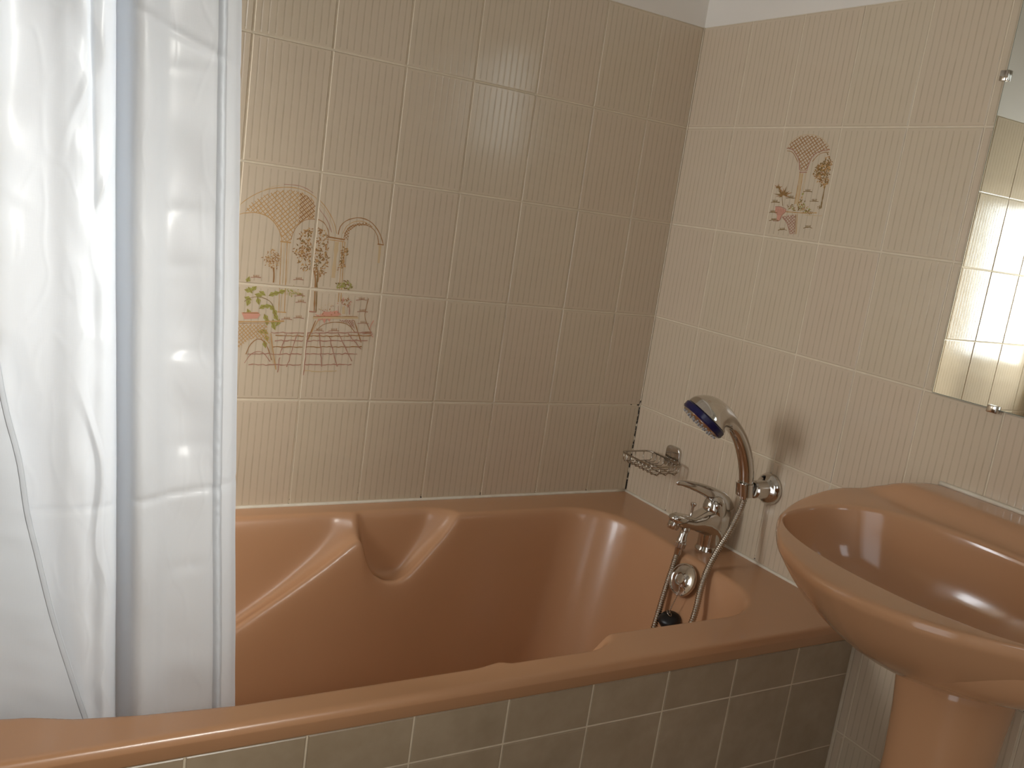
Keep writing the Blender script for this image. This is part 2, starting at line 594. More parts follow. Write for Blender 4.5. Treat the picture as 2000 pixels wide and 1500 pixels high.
# ------------------------------------------------------------------ bathtub
def build_tub():
    X0, X1, Y0, Y1 = X_LEFT + 0.003, -0.004, -0.744, -0.004
    nx, ny = 520, 270
    xs = np.linspace(X0, X1, nx)
    ys = np.linspace(Y0, Y1, ny)
    X, Y = np.meshgrid(xs, ys, indexing='ij')

    def sd(x, y, xa, xb, ya, yb, ra, rb):
        cx, cy = (xa + xb) / 2, (ya + yb) / 2
        hx, hy = (xb - xa) / 2, (yb - ya) / 2
        r = np.where(x > cx, rb, ra)
        qx, qy = np.abs(x - cx) - hx + r, np.abs(y - cy) - hy + r
        return np.hypot(np.maximum(qx, 0), np.maximum(qy, 0)) + np.minimum(np.maximum(qx, qy), 0) - r

    DEP = 0.42
    T = np.full(X.shape, 0.0)
    N = 90
    prev = sd(X, Y, -1.585, -0.134, -0.648, -0.098, 0.24, 0.125)
    for k in range(1, N + 1):
        t = k / N
        cur = sd(X, Y, -1.585 + 0.40 * t, -0.134 - 0.115 * t, -0.648 + 0.075 * t, -0.098 - 0.075 * t, 0.22, 0.125)
        newly = (prev < 0) & (cur >= 0)
        frac = prev / (prev - cur + 1e-12)
        T = np.where(newly, (k - 1 + frac) / N, T)
        prev = cur
    T = np.where(prev < 0, 1.0, T)
    Zm = Z_RIM - DEP * T
    # elbow rest and hand hollow in both long sides
    lx = np.array([-1.7, -1.30, -1.18, -0.981, -0.901, -0.823, -0.772, -0.752, -0.741, -0.733, -0.717, -0.690, -0.662, -0.640, -0.610, -0.557, -0.522, -0.50, 0.0])
    lz = np.array([0.16, 0.16, 0.235, 0.361, 0.411, 0.463, 0.500, 0.511, 0.505, 0.462, 0.434, 0.418, 0.416, 0.427, 0.457, 0.511, 0.556, 0.60, 0.60])
    L = np.interp(X, lx, lz)
    yc = -0.373
    q = np.abs(Y - yc)                      # distance from the tub's long axis
    qi = 0.250                              # inner lip and outer wall of the rests
    qo = np.interp(X, [-1.7, -1.45, -1.403, -1.324, -1.25, -1.14, 0], [0.20, 0.235, 0.263, 0.293, 0.306, 0.317, 0.317])
    s = np.clip((q - qi) / (qo - qi), 0, 1)
    ledge = L + 0.004 - 0.012 * np.sin(np.pi * s) + 0.010 * s + 0.05 * s ** 5
    wall = Z_RIM - np.clip((qo - q) * 5.0, 0, 1)
    Zp = np.maximum(ledge, wall)
    Zp = np.where((q < qo) & (X < -0.49) & (X > -1.60), Zp, 9.0)
    Z = np.minimum(Zm, Zp)
    # soft rounding everywhere
    def blur(A, sig, axis):
        rad = int(3 * sig + 1)
        k = np.exp(-0.5 * (np.arange(-rad, rad + 1) / sig) ** 2)
        k /= k.sum()
        P = np.pad(A, [(rad, rad) if a == axis else (0, 0) for a in (0, 1)], mode='edge')
        out = np.zeros_like(A)
        for i, w in enumerate(k):
            sl = [slice(None), slice(None)]
            sl[axis] = slice(i, i + A.shape[axis])
            out += w * P[tuple(sl)]
        return out
    Z = blur(blur(Z, 1.7, 0), 2.0, 1)
    # the front edge rolls over into the lip, the rim falls very slightly inwards
    d = np.clip((Y0 + 0.011 - Y) / 0.011, 0, 1)
    Z = Z - 0.011 * (1 - np.sqrt(np.maximum(0, 1 - d * d)))
    V = np.stack([X, Y, Z], -1).reshape(-1, 3)
    # cluster the first rows so that the roll-over is smooth
    idx = np.arange(nx * ny).reshape(nx, ny)
    a, b, c, e = idx[:-1, :-1].ravel(), idx[1:, :-1].ravel(), idx[1:, 1:].ravel(), idx[:-1, 1:].ravel()
    faces = np.stack([a, b, c, e], -1).tolist()
    verts = V.tolist()
    # lip: skirt down the front, then back under
    base = len(verts)
    lip = [(0.0002, -0.0125), (0.0008, -0.0145), (0.0064, -0.0320), (0.0080, -0.0350), (0.011, -0.0355), (0.016, -0.0355)]
    for (dy, dz) in lip:
        for i in range(nx):
            verts.append((xs[i], Y0 + dy, Z_RIM + dz))
    ring = [idx[:, 0].tolist()] + [list(range(base + k * nx, base + (k + 1) * nx)) for k in range(len(lip))]
    for r0, r1 in zip(ring, ring[1:]):
        for i in range(nx - 1):
            faces.append((r0[i], r1[i], r1[i + 1], r0[i + 1]))
    return verts, faces
v, f = build_tub()
tub = empty('bathtub', (-0.85, -0.372, 0.0))
shell = mesh_obj('tub_shell', v, f, M_TUB, smooth=True)
adopt(shell, tub)
tag(tub, 'glossy terracotta brown built-in bathtub with moulded elbow rests', 'bathtub')

# overflow cover on the tap end wall of the tub
ovn = Vector((-0.93, 0.0, 0.36)).normalized()
bm = bmesh.new()
lathe(bm, [(0.0345, 0.0), (0.0352, 0.004), (0.0340, 0.0070), (0.0318, 0.0072), (0.0305, 0.0045), (0.022, 0.0050), (0.013, 0.0085), (0.0105, 0.0125), (0.0, 0.0135)], Vector((-0.156, -0.424, 0.508)), ovn, 40)
adopt(bm_obj('overflow_cover', bm, M_CHROME, smooth=True, angle=50), tub)

# ------------------------------------------------------------------ silicone beads
def bead(name, a, b, r=0.0042, mat=None):
    bm = bmesh.new()
    pts = resample([a, b], 0.04)
    tube(bm, pts, r, 8)
    return struct(bm_obj(name, bm, mat or M_CAULK, smooth=True))
bead('trim_1', (X_LEFT + 0.002, -0.001, Z_RIM + 0.001), (-0.001, -0.001, Z_RIM + 0.001))
bead('trim_2', (-0.001, -0.001, Z_RIM + 0.001), (-0.001, -0.740, Z_RIM + 0.001))
bead('trim_3', (-0.0005, -0.0005, Z_RIM), (-0.0005, -0.0005, Z_TOP), 0.0016, M_GROUT)

# ------------------------------------------------------------------ wash basin
YC = -1.035
OUT = [(0.0, .207), (-.040, .240), (-.08, .270), (-.15, .293), (-.25, .284), (-.333, .247), (-.405, .184), (-.455, .124), (-.487, .05), (-.495, 0.0)]
def smooth01(t):
    t = min(1.0, max(0.0, t))
    return t * t * (3 - 2 * t)
def rim_z(x, v):
    # rim that climbs towards the wall, with a raised shelf along the wall
    base = 0.803 + 0.021 * smooth01((x + 0.33) / 0.22)
    return base + 0.028 * smooth01((x + 0.112) / 0.034) * (1 - 0.80 * smooth01((abs(v) - 0.215) / 0.07))
half = catmull([(p[0], p[1], 0) for p in OUT], 46)
outline = [(p.x, p.y) for p in half] + [(p.x, -p.y) for p in half[-2::-1]]      # wall -> front -> wall
wpts = [(0.0, -0.207 + 0.414 * k / 16) for k in range(1, 16)]
outline += wpts
NO = len(outline)
BC = Vector((-0.280, 0.0))            # bowl centre (x, offset in y)
def inner_pt(x, vv):
    """inner rim edge in the direction of an outline point: a superellipse"""
    d = Vector((x, vv)) - BC
    e = 2.25
    k = (abs(d.x / 0.146) ** e + abs(d.y / 0.249) ** e) ** (-1 / e)
    return BC + d * k
def build_basin():
    rings = []
    def add(fn):
        rings.append([fn(i, outline[i][0], outline[i][1]) for i in range(NO)])
    levels = [(0.22, 0.640), (0.30, 0.643), (0.44, 0.655), (0.58, 0.674), (0.72, 0.699), (0.84, 0.729), (0.925, 0.757), (0.978, 0.780)]
    for s, z in levels:
        def fn(i, x, vv, s=s, z=z):
            return (-0.19 + (x + 0.19) * s, vv * s, z)
        add(fn)
    def edge(inset, dz):
        def fn(i, x, vv):
            d = (Vector((x, vv)) - BC).normalized() * inset
            return (x - (d.x if x < -0.004 else 0), vv - (d.y if abs(vv) > 0.2 else 0), rim_z(x, vv) - dz)
        return fn
    for ins, dz in ((0.0012, 0.016), (0.0, 0.0095), (0.0006, 0.0055), (0.0025, 0.0022), (0.0055, 0.0005)):
        add(edge(ins, dz))
    for t in (0.15, 0.3, 0.4, 0.5, 0.6, 0.7, 0.8, 0.9, 0.965):
        def fn(i, x, vv, t=t):
            d = (Vector((x, vv)) - BC).normalized() * 0.0055
            p = Vector((x - (d.x if x < -0.004 else 0), vv - (d.y if abs(vv) > 0.2 else 0))).lerp(inner_pt(x, vv), t)
            return (p.x, p.y, rim_z(p.x, p.y))
        add(fn)
    for s, dz in ((0.992, 0.0015), (0.984, 0.006), (0.972, 0.018), (0.95, 0.038), (0.91, 0.062), (0.84, 0.086), (0.73, 0.106), (0.55, 0.122), (0.35, 0.131), (0.15, 0.135), (0.08, 0.137)):
        def fn(i, x, vv, s=s, dz=dz):
            q = inner_pt(x, vv)
            p = BC + (q - BC) * s
            f = min(1, dz / 0.06)
            return (p.x, p.y, rim_z(q.x, q.y) * (1 - f) + 0.803 * f - dz)
        add(fn)
    verts, faces = [], []
    for r in rings:
        for (x, vv, z) in r:
            verts.append((min(x, -0.0015), YC + vv, z))
    for k in range(len(rings) - 1):
        for i in range(NO):
            j = (i + 1) % NO
            faces.append((k * NO + i, k * NO + j, (k + 1) * NO + j, (k + 1) * NO + i))
    faces.append(tuple(range(NO))[::-1])
    faces.append(tuple((len(rings) - 1) * NO + i for i in range(NO)))
    return verts, faces
basin = empty('wash_basin', (-0.22, YC, 0.60))
tag(basin, 'glossy terracotta brown oval wash basin mounted on the tiled wall', 'wash basin')
v, f = build_basin()
bowl = mesh_obj('bowl', v, f, M_SINK, smooth=True)
bm = bmesh.new(); bm.from_mesh(bowl.data); bmesh.ops.recalc_face_normals(bm, faces=bm.faces[:]); bm.to_mesh(bowl.data); bm.free()
sub = bowl.modifiers.new('smooth', 'SUBSURF'); sub.levels = 1; sub.render_levels = 1
adopt(bowl, basin)
bm = bmesh.new()
lathe(bm, [(0.032, 0.0), (0.032, 0.003), (0.026, 0.0045), (0.020, 0.002), (0.0, 0.001)], (BC.x, YC, 0.6665), (0, 0, 1), 32)
adopt(bm_obj('drain_ring', bm, M_CHROME, smooth=True, angle=40), basin)
bead('trim_4', (-0.001, YC - 0.205, 0.8535), (-0.001, YC + 0.205, 0.8535), 0.0045)

# pedestal under the basin
def build_pedestal():
    verts, faces = [], []
    prof = [(0.0, 0.118, 0.100), (0.03, 0.114, 0.096), (0.08, 0.098, 0.086), (0.20, 0.084, 0.077), (0.35, 0.078, 0.072), (0.48, 0.076, 0.071), (0.56, 0.080, 0.075), (0.62, 0.088, 0.080), (0.641, 0.090, 0.082)]
    n = 40
    for z, rx, ry in prof:
        for k in range(n):
            a = 2 * math.pi * k / n
            c, s = math.cos(a), math.sin(a)
            xx = -0.165 + rx * math.copysign(abs(c) ** 0.85, c) * (1.0 if c < 0 else 0.85)
            verts.append((xx, YC + ry * math.copysign(abs(s) ** 0.85, s), z))
    for k in range(len(prof) - 1):
        for i in range(n):
            j = (i + 1) % n
            faces.append((k * n + i, k * n + j, (k + 1) * n + j, (k + 1) * n + i))
    faces.append(tuple(range(n))[::-1])
    faces.append(tuple((len(prof) - 1) * n + i for i in range(n)))
    return verts, faces
v, f = build_pedestal()
ped = mesh_obj('basin_pedestal', v, f, M_SINK, smooth=True)
tag(ped, 'terracotta brown ceramic pedestal column standing under the wash basin', 'pedestal')

# chrome cap over the tap hole in the shelf, at the edge of the picture
bm = bmesh.new()
lathe(bm, [(0.020, 0.0), (0.021, 0.003), (0.019, 0.006), (0.012, 0.008), (0.0, 0.0085)], (-0.048, YC - 0.022, 0.8505), (0, 0, 1), 28)
adopt(bm_obj('tap_hole_cap', bm, M_CHROME, smooth=True, angle=45), basin)

# ------------------------------------------------------------------ wall mirror
mirror = empty('wall_mirror', (-0.004, -1.06, 1.0))
tag(mirror, 'frameless wall mirror held by small chrome clips above the wash basin', 'mirror')
MY0, MY1, MZ0, MZ1 = -1.335, -0.7785, 1.002, 1.682
bm = bmesh.new()
box(bm, -0.0058, -0.0012, MY0, MY1, MZ0, MZ1)
gl = bm_obj('mirror_edge', bm, M_GEDGE)
adopt(gl, mirror)
gm = mesh_obj('mirror_glass', [(-0.0061, MY0 + .001, MZ0 + .001), (-0.0061, MY1 - .001, MZ0 + .001), (-0.0061, MY1 - .001, MZ1 - .001), (-0.0061, MY0 + .001, MZ1 - .001)], [(0, 1, 2, 3)], M_MIRROR)
adopt(gm, mirror)
def clip(yc, zc, vert):
    bm = bmesh.new()
    if vert:      # on a side edge
        s = 1 if yc > -1.0 else -1
        box(bm, -0.0105, -0.0014, yc - 0.004, yc + 0.006 * s + 0.002, zc - 0.0085, zc + 0.0085, 0.0012)
        box(bm, -0.0115, -0.0063, yc - 0.008, yc - 0.003, zc - 0.0085, zc + 0.0085, 0.001)
    else:         # on the bottom or top edge
        s = -1 if zc < 1.2 else 1
        box(bm, -0.0115, -0.0014, yc - 0.0095, yc + 0.0095, zc - 0.006, zc + 0.006, 0.0012)
    c = bm_obj('mirror_clip', bm, M_CHROME, smooth=True, angle=40)
    adopt(c, mirror)
clip(MY1, 1.533, True)
clip(-0.893, MZ0, False)
clip(-1.22, MZ0, False)
clip(MY0, 1.533, True)

# ------------------------------------------------------------------ bath mixer tap
mixer = empty('bath_mixer', (-0.058, -0.375, Z_RIM))
tag(mixer, 'chrome single lever bath mixer standing on the bathtub rim', 'tap')
MYc = -0.375
bm = bmesh.new()
lathe(bm, [(0.027, 0.0), (0.027, 0.003), (0.0245, 0.006), (0.0235, 0.012), (0.0235, 0.045)], (-0.058, MYc, Z_RIM - 0.0005), (0, 0, 1), 32)
adopt(bm_obj('mixer_base', bm, M_CHROME, smooth=True, angle=40), mixer)
# body: vertical loft that leans into the spout
bm = bmesh.new()
def xz_loft(bm, secs, n=24, power=0.8):
    """secs: (x0, z0, x1, z1, half_y): rings in planes that contain the y axis, spanning the segment 0-1"""
    rings = []
    for x0, z0, x1, z1, hy in secs:
        c = Vector(((x0 + x1) / 2, MYc, (z0 + z1) / 2))
        a = Vector(((x1 - x0) / 2, 0, (z1 - z0) / 2))
        b = Vector((0, hy, 0))
        ring = []
        for k in range(n):
            t = 2 * math.pi * k / n
            cc, ss = math.cos(t), math.sin(t)
            ring.append(bm.verts.new(c + a * math.copysign(abs(cc) ** power, cc) + b * math.copysign(abs(ss) ** power, ss)))
        rings.append(ring)
    for i in range(len(rings) - 1):
        for k in range(n):
            bm.faces.new((rings[i][k], rings[i][(k + 1) % n], rings[i + 1][(k + 1) % n], rings[i + 1][k]))
    bm.faces.new(rings[0][::-1])
    bm.faces.new(rings[-1])
xz_loft(bm, [(-0.030, 0.560, -0.020, 0.574, 0.013), (-0.052, 0.570, -0.019, 0.585, 0.022), (-0.068, 0.581, -0.018, 0.606, 0.0255), (-0.082, 0.586, -0.020, 0.640, 0.0265),
             (-0.092, 0.590, -0.060, 0.652, 0.0255), (-0.108, 0.595, -0.092, 0.640, 0.022), (-0.125, 0.601, -0.118, 0.629, 0.0185), (-0.145, 0.605, -0.140, 0.634, 0.0175), (-0.158, 0.608, -0.160, 0.6375, 0.0165), (-0.168, 0.613, -0.174, 0.6345, 0.013), (-0.174, 0.619, -0.1785, 0.628, 0.007)])
adopt(bm_obj('mixer_body', bm, M_CHROME, smooth=True), mixer)
bm = bmesh.new()
lathe(bm, [(0.0, 0.033), (0.010, 0.031), (0.019, 0.024), (0.0245, 0.012), (0.026, 0.0), (0.0245, -0.012), (0.020, -0.022)], (-0.058, MYc, 0.640), (-0.25, 0, 0.97), 32)
adopt(bm_obj('cartridge_dome', bm, M_CHROME, smooth=True), mixer)
bm = bmesh.new()
lv = [(-0.024, 0.632), (-0.030, 0.647), (-0.044, 0.662), (-0.069, 0.6745), (-0.100, 0.687), (-0.133, 0.697), (-0.160, 0.7035), (-0.179, 0.7045)]
lpts = catmull([(p[0], MYc, p[1]) for p in lv], 30)
lr = []
for i in range(30):
    u = i / 29
    th = 0.0080 * (1 - u) + 0.0026 * u
    wd = 0.0200 * (1 - u) ** 1.3 + 0.0050
    if i == 29:
        th, wd = 0.0010, 0.0025
    if i == 0:
        th, wd = 0.004, 0.014
    lr.append((wd, th))
tube(bm, lpts, lr, 20, ref=Vector((0, 0, 1)) if False else None)
adopt(bm_obj('lever', bm, M_CHROME, smooth=True), mixer)
bm = bmesh.new()
lathe(bm, [(0.0115, 0.0), (0.0125, 0.003), (0.0125, 0.016)], (-0.1685, MYc, 0.6035), (0.25, 0, 0.97), 24)
adopt(bm_obj('aerator', bm, M_CHROME, smooth=True, angle=40), mixer)
bm = bmesh.new()
lathe(bm, [(0.0045, -0.004), (0.0026, 0.0), (0.0026, 0.020), (0.0060, 0.0245), (0.0066, 0.028), (0.0050, 0.030), (0.0, 0.0305)], (-0.1225, MYc, 0.629), (0.06, 0, 1), 20)
adopt(bm_obj('diverter_knob', bm, M_CHROME, smooth=True, angle=40), mixer)
bm = bmesh.new()
lathe(bm, [(0.010, 0.0), (0.0105, 0.004), (0.0105, 0.014), (0.0085, 0.016), (0.0085, 0.030), (0.0098, 0.032), (0.0098, 0.041), (0.0115, 0.043), (0.0115, 0.052), (0.009, 0.054), (0.0075, 0.068)], (-0.1335, MYc - 0.004, 0.6135), (-0.16, 0, -0.98), 24)
adopt(bm_obj('hose_connector', bm, M_CHROME, smooth=True, angle=40), mixer)

# ------------------------------------------------------------------ hose
hp = [(-0.1435, -0.379, 0.556), (-0.1445, -0.378, 0.545), (-0.152, -0.381, 0.519), (-0.167, -0.389, 0.483), (-0.193, -0.405, 0.419), (-0.228, -0.428, 0.33), (-0.270, -0.462, 0.235),
      (-0.315, -0.492, 0.168), (-0.350, -0.505, 0.150), (-0.355, -0.520, 0.165), (-0.320, -0.530, 0.22), (-0.262, -0.525, 0.32), (-0.215, -0.512, 0.40), (-0.184, -0.500, 0.470), (-0.163, -0.483, 0.514), (-0.142, -0.471, 0.552),
      (-0.115, -0.463, 0.590), (-0.09, -0.459, 0.624), (-0.07, -0.457, 0.665), (-0.063, -0.456, 0.690), (-0.0625, -0.456, 0.700)]
hpts = resample(catmull(hp, 400), 0.00115)
bm = bmesh.new()
tube(bm, hpts, [0.0069 if (i // 2) % 2 == 0 else 0.0058 for i in range(len(hpts))], 10)
hose = bm_obj('shower_hose', bm, M_SATIN, smooth=True, angle=50)
tag(hose, 'ribbed metal shower hose looping from the bath mixer to the hand shower', 'hose')

# ------------------------------------------------------------------ wall bracket
brk = empty('shower_bracket', (0.0, -0.465, 0.716))
tag(brk, 'round chrome shower holder screwed to the tiled wall', 'shower holder')
bm = bmesh.new()
lathe(bm, [(0.0325, 0.0), (0.0335, 0.004), (0.0325, 0.008), (0.026, 0.0165), (0.0205, 0.019), (0.0195, 0.021), (0.0185, 0.046), (0.015, 0.049)], (-0.0004, -0.463, 0.716), (-1, 0.03, 0), 40)
adopt(bm_obj('wall_rose', bm, M_CHROME, smooth=True, angle=40), brk)
# the cradle: an open ring round the handle
HX, HY = -0.0665, -0.4565
ca, cb = Vector((0.22, 0, 0.975)), None
bm = bmesh.new()
def cradle_ring(r0, r1, z0, z1, a0, a1, n=28):
    vs = []
    for k in range(n):
        t = a0 + (a1 - a0) * k / (n - 1)
        for (r, z) in ((r0, z0), (r1, z0), (r1, z1), (r0, z1)):
            tilt = (z - 0.714) * -0.22
            vs.append(bm.verts.new((HX + tilt + r * math.cos(t), HY + r * math.sin(t), z)))
    for k in range(n - 1):
        for q in range(4):
            bm.faces.new((vs[k * 4 + q], vs[k * 4 + (q + 1) % 4], vs[(k + 1) * 4 + (q + 1) % 4], vs[(k + 1) * 4 + q]))
    bm.faces.new(vs[:4]); bm.faces.new(vs[-4:][::-1])
cradle_ring(0.0125, 0.0185, 0.702, 0.729, R(-215), R(95))
adopt(bm_obj('cradle', bm, M_CHROME, smooth=True, angle=40), brk)
bm = bmesh.new()
lathe(bm, [(0.0045, 0.0), (0.0045, 0.0006), (0.0, 0.0007)], (-0.017, -0.455, 0.7407), (-0.4, 0.2, 0.9), 16)
adopt(bm_obj('screw_slot', bm, M_DARK, smooth=True), brk)

# ------------------------------------------------------------------ hand shower
hs = empty('hand_shower', (-0.066, -0.4565, 0.70))
tag(hs, 'chrome hand shower with navy blue ring resting in the wall holder', 'hand shower')
DC = Vector((-0.2090, HY, 0.8690))               # centre of the spray disc
DN = Vector((-0.56, 0.22, -0.80)).normalized()   # spray direction
hc = [(-0.0635, 0.695), (-0.0660, 0.715), (-0.0675, 0.735), (-0.0750, 0.763), (-0.0895, 0.7955), (-0.1095, 0.826), (-0.1360, 0.8520), (-0.1620, 0.8685), (-0.1850, 0.8760), (-0.2010, 0.8755), (-0.2085, 0.8700)]
hr = [(0.0085, 0.0085), (0.0110, 0.0110), (0.0150, 0.0145), (0.0162, 0.0150), (0.0165, 0.0150), (0.0165, 0.0145), (0.0190, 0.0150), (0.0270, 0.0230), (0.0370, 0.0350), (0.0440, 0.0435), (0.0468, 0.0468)]
NHS = 61
hpts = catmull([(p[0], HY, p[1]) for p in hc], NHS)
rr = catmull([(p[0], p[1], 0) for p in hr], NHS)
bm = bmesh.new()
rings = []
for i in range(NHS):
    tn = (hpts[min(i + 1, NHS - 1)] - hpts[max(i - 1, 0)]).normalized()
    w = smooth01((i / (NHS - 1) * 10 - 5.2) / 4.8)
    bend = R(95) * w                                  # rings tilt from the handle's direction to the spray direction
    t6 = Vector((-0.80, 0, 0.60))
    tn = tn if w <= 0 else tn.lerp(t6.slerp(DN, w) if hasattr(t6, 'slerp') else DN, min(1.0, w * 3)).normalized()
    av = (Vector((0, 1, 0)) - tn * tn.y).normalized()
    bv = tn.cross(av).normalized()
    rings.append([bm.verts.new(hpts[i] + av * (rr[i].x * math.cos(2 * math.pi * k / 32)) + bv * (rr[i].y * math.sin(2 * math.pi * k / 32))) for k in range(32)])
for i in range(NHS - 1):
    for k in range(32):
        bm.faces.new((rings[i][k], rings[i][(k + 1) % 32], rings[i + 1][(k + 1) % 32], rings[i + 1][k]))
bm.faces.new(rings[0][::-1]); bm.faces.new(rings[-1])
adopt(bm_obj('handle', bm, M_CHROME, smooth=True, angle=60), hs)
bm = bmesh.new()
lathe(bm, [(0.0462, 0.0), (0.0482, 0.002), (0.0482, 0.0115), (0.0455, 0.0145)], DC, DN, 40)
adopt(bm_obj('blue_ring', bm, M_BLUE, smooth=True, angle=40), hs)
bm = bmesh.new()
lathe(bm, [(0.0450, 0.0140), (0.0425, 0.0180), (0.036, 0.0200), (0.0, 0.0212)], DC, DN, 40)
face = adopt(bm_obj('spray_face', bm, M_CHROME, smooth=True, angle=60), hs)
da, db = frame_of(DN)
noz_bm = bmesh.new()
lathe(noz_bm, [(0.0022, 0.0), (0.0020, 0.0028), (0.0, 0.0030)], (0, 0, 0), (0, 0, 1), 8)
nz = None
for rad, cnt in ((0.0395, 22), (0.028, 14), (0.016, 8)):
    for k in range(cnt):
        t = 2 * math.pi * k / cnt
        p = DC + da * (rad * math.cos(t)) + db * (rad * math.sin(t)) + DN * (0.0180 if rad > 0.035 else 0.0200)
        if nz is None:
            nz = bm_obj('nozzle', noz_bm, M_GREYPL, smooth=True)
            o = nz
        else:
            o = nz.copy(); COL.objects.link(o)
        o.parent = hs
        o.matrix_parent_inverse = Matrix.Translation(hs.location).inverted()
        o.location = p
        o.rotation_euler = DN.to_track_quat('Z', 'Y').to_euler()

# ------------------------------------------------------------------ plug on its chain
plug = empty('bath_plug', (-0.178, -0.432, 0.42))
tag(plug, 'black rubber bath plug hanging on a chain below the overflow cover', 'bath plug')
PB = Vector((-0.1830, -0.4330, 0.4230))
bm = bmesh.new()
lathe(bm, [(0.0, -0.010), (0.019, -0.010), (0.0225, 0.0), (0.0235, 0.006), (0.019, 0.012), (0.008, 0.015), (0.0, 0.0155)], PB, (-0.35, -0.1, 0.93), 32)
adopt(bm_obj('stopper', bm, M_BLACK, smooth=True, angle=60), plug)
bm = bmesh.new()
ringp = [PB + Vector((-0.005 + 0.004 * math.cos(t), 0.006 * math.sin(t), 0.018 + 0.004 * math.sin(t))) for t in [2 * math.pi * k / 14 for k in range(15)]]
tube(bm, ringp, 0.0011, 6)
adopt(bm_obj('plug_ring', bm, M_SATIN, smooth=True), plug)
bm = bmesh.new()
cp = resample(catmull([(-0.174, -0.4290, 0.5060), (-0.1765, -0.4370, 0.4960), (-0.181, -0.4375, 0.4780), (-0.187, -0.4350, 0.455), (-0.188, -0.4330, 0.4415)], 60), 0.0040)
for p in cp:
    lathe(bm, [(0.0, -0.0015), (0.0013, -0.0008), (0.0013, 0.0008), (0.0, 0.0015)], p, (0, 0, 1), 8)
tube(bm, cp, 0.0004, 5)
adopt(bm_obj('ball_chain', bm, M_SATIN, smooth=True), plug)

# ------------------------------------------------------------------ soap dish
soap = empty('soap_dish', (-0.06, -0.15, 0.66))
tag(soap, 'chrome wire soap basket on a wall mount in the bath corner', 'soap dish')
bm = bmesh.new()
box(bm, -0.0085, -0.0004, -0.182, -0.132, 0.664, 0.7155, 0.0)
es = [e for e in bm.edges if abs(e.verts[0].co.x - e.verts[1].co.x) > 0.005 and e.verts[0].co.z > 0.7]
bmesh.ops.bevel(bm, geom=es, offset=0.014, segments=5, affect='EDGES', profile=0.5)
es = [e for e in bm.edges if e.verts[0].co.x < -0.008 and e.verts[1].co.x < -0.008]
bmesh.ops.bevel(bm, geom=es, offset=0.003, segments=3, affect='EDGES', profile=0.5)
adopt(bm_obj('wall_mount', bm, M_CHROME, smooth=True, angle=40), soap)
sx0, sx1, sy0, sy1, sz = -0.106, -0.018, -0.214, -0.088, 0.684
def rrect(x0, x1, y0, y1, z, r, n=6):
    out = []
    for cx, cy, a0 in ((x1 - r, y1 - r, 0), (x0 + r, y1 - r, 90), (x0 + r, y0 + r, 180), (x1 - r, y0 + r, 270)):
        for k in range(n + 1):
            t = R(a0 + 90 * k / n)
            out.append((cx + r * math.cos(t), cy + r * math.sin(t), z))
    return out + [out[0]]
bm = bmesh.new()
tube(bm, rrect(sx0, sx1, sy0, sy1, sz, 0.016), 0.0021, 8)
adopt(bm_obj('basket_rim', bm, M_SATIN, smooth=True), soap)
def wire(pts):
    bm = bmesh.new()
    tube(bm, pts, 0.00125, 6)
    adopt(bm_obj('wire', bm, M_SATIN, smooth=True), soap)
zb = sz - 0.020
for k in range(8):
    yy = sy0 + 0.012 + (sy1 - sy0 - 0.024) * k / 7
    wire([(sx0, yy, sz), (sx0 + 0.001, yy, sz - 0.014), (sx0 + 0.005, yy, zb), (sx1 - 0.005, yy, zb), (sx1 - 0.001, yy, sz - 0.014), (sx1, yy, sz)])
for k in range(3):
    xx = sx0 + 0.018 + (sx1 - sx0 - 0.036) * k / 2
    wire([(xx, sy0, sz), (xx, sy0 + 0.001, sz - 0.016), (xx, sy0 + 0.006, zb - 0.0022), (xx, sy1 - 0.006, zb - 0.0022), (xx, sy1 - 0.001, sz - 0.016), (xx, sy1, sz)])
wire([(sx1, -0.145, sz), (sx1 + 0.006, -0.145, sz), (-0.008, -0.145, sz)])
wire([(sx1, -0.170, sz), (sx1 + 0.006, -0.170, sz), (-0.008, -0.170, sz)])

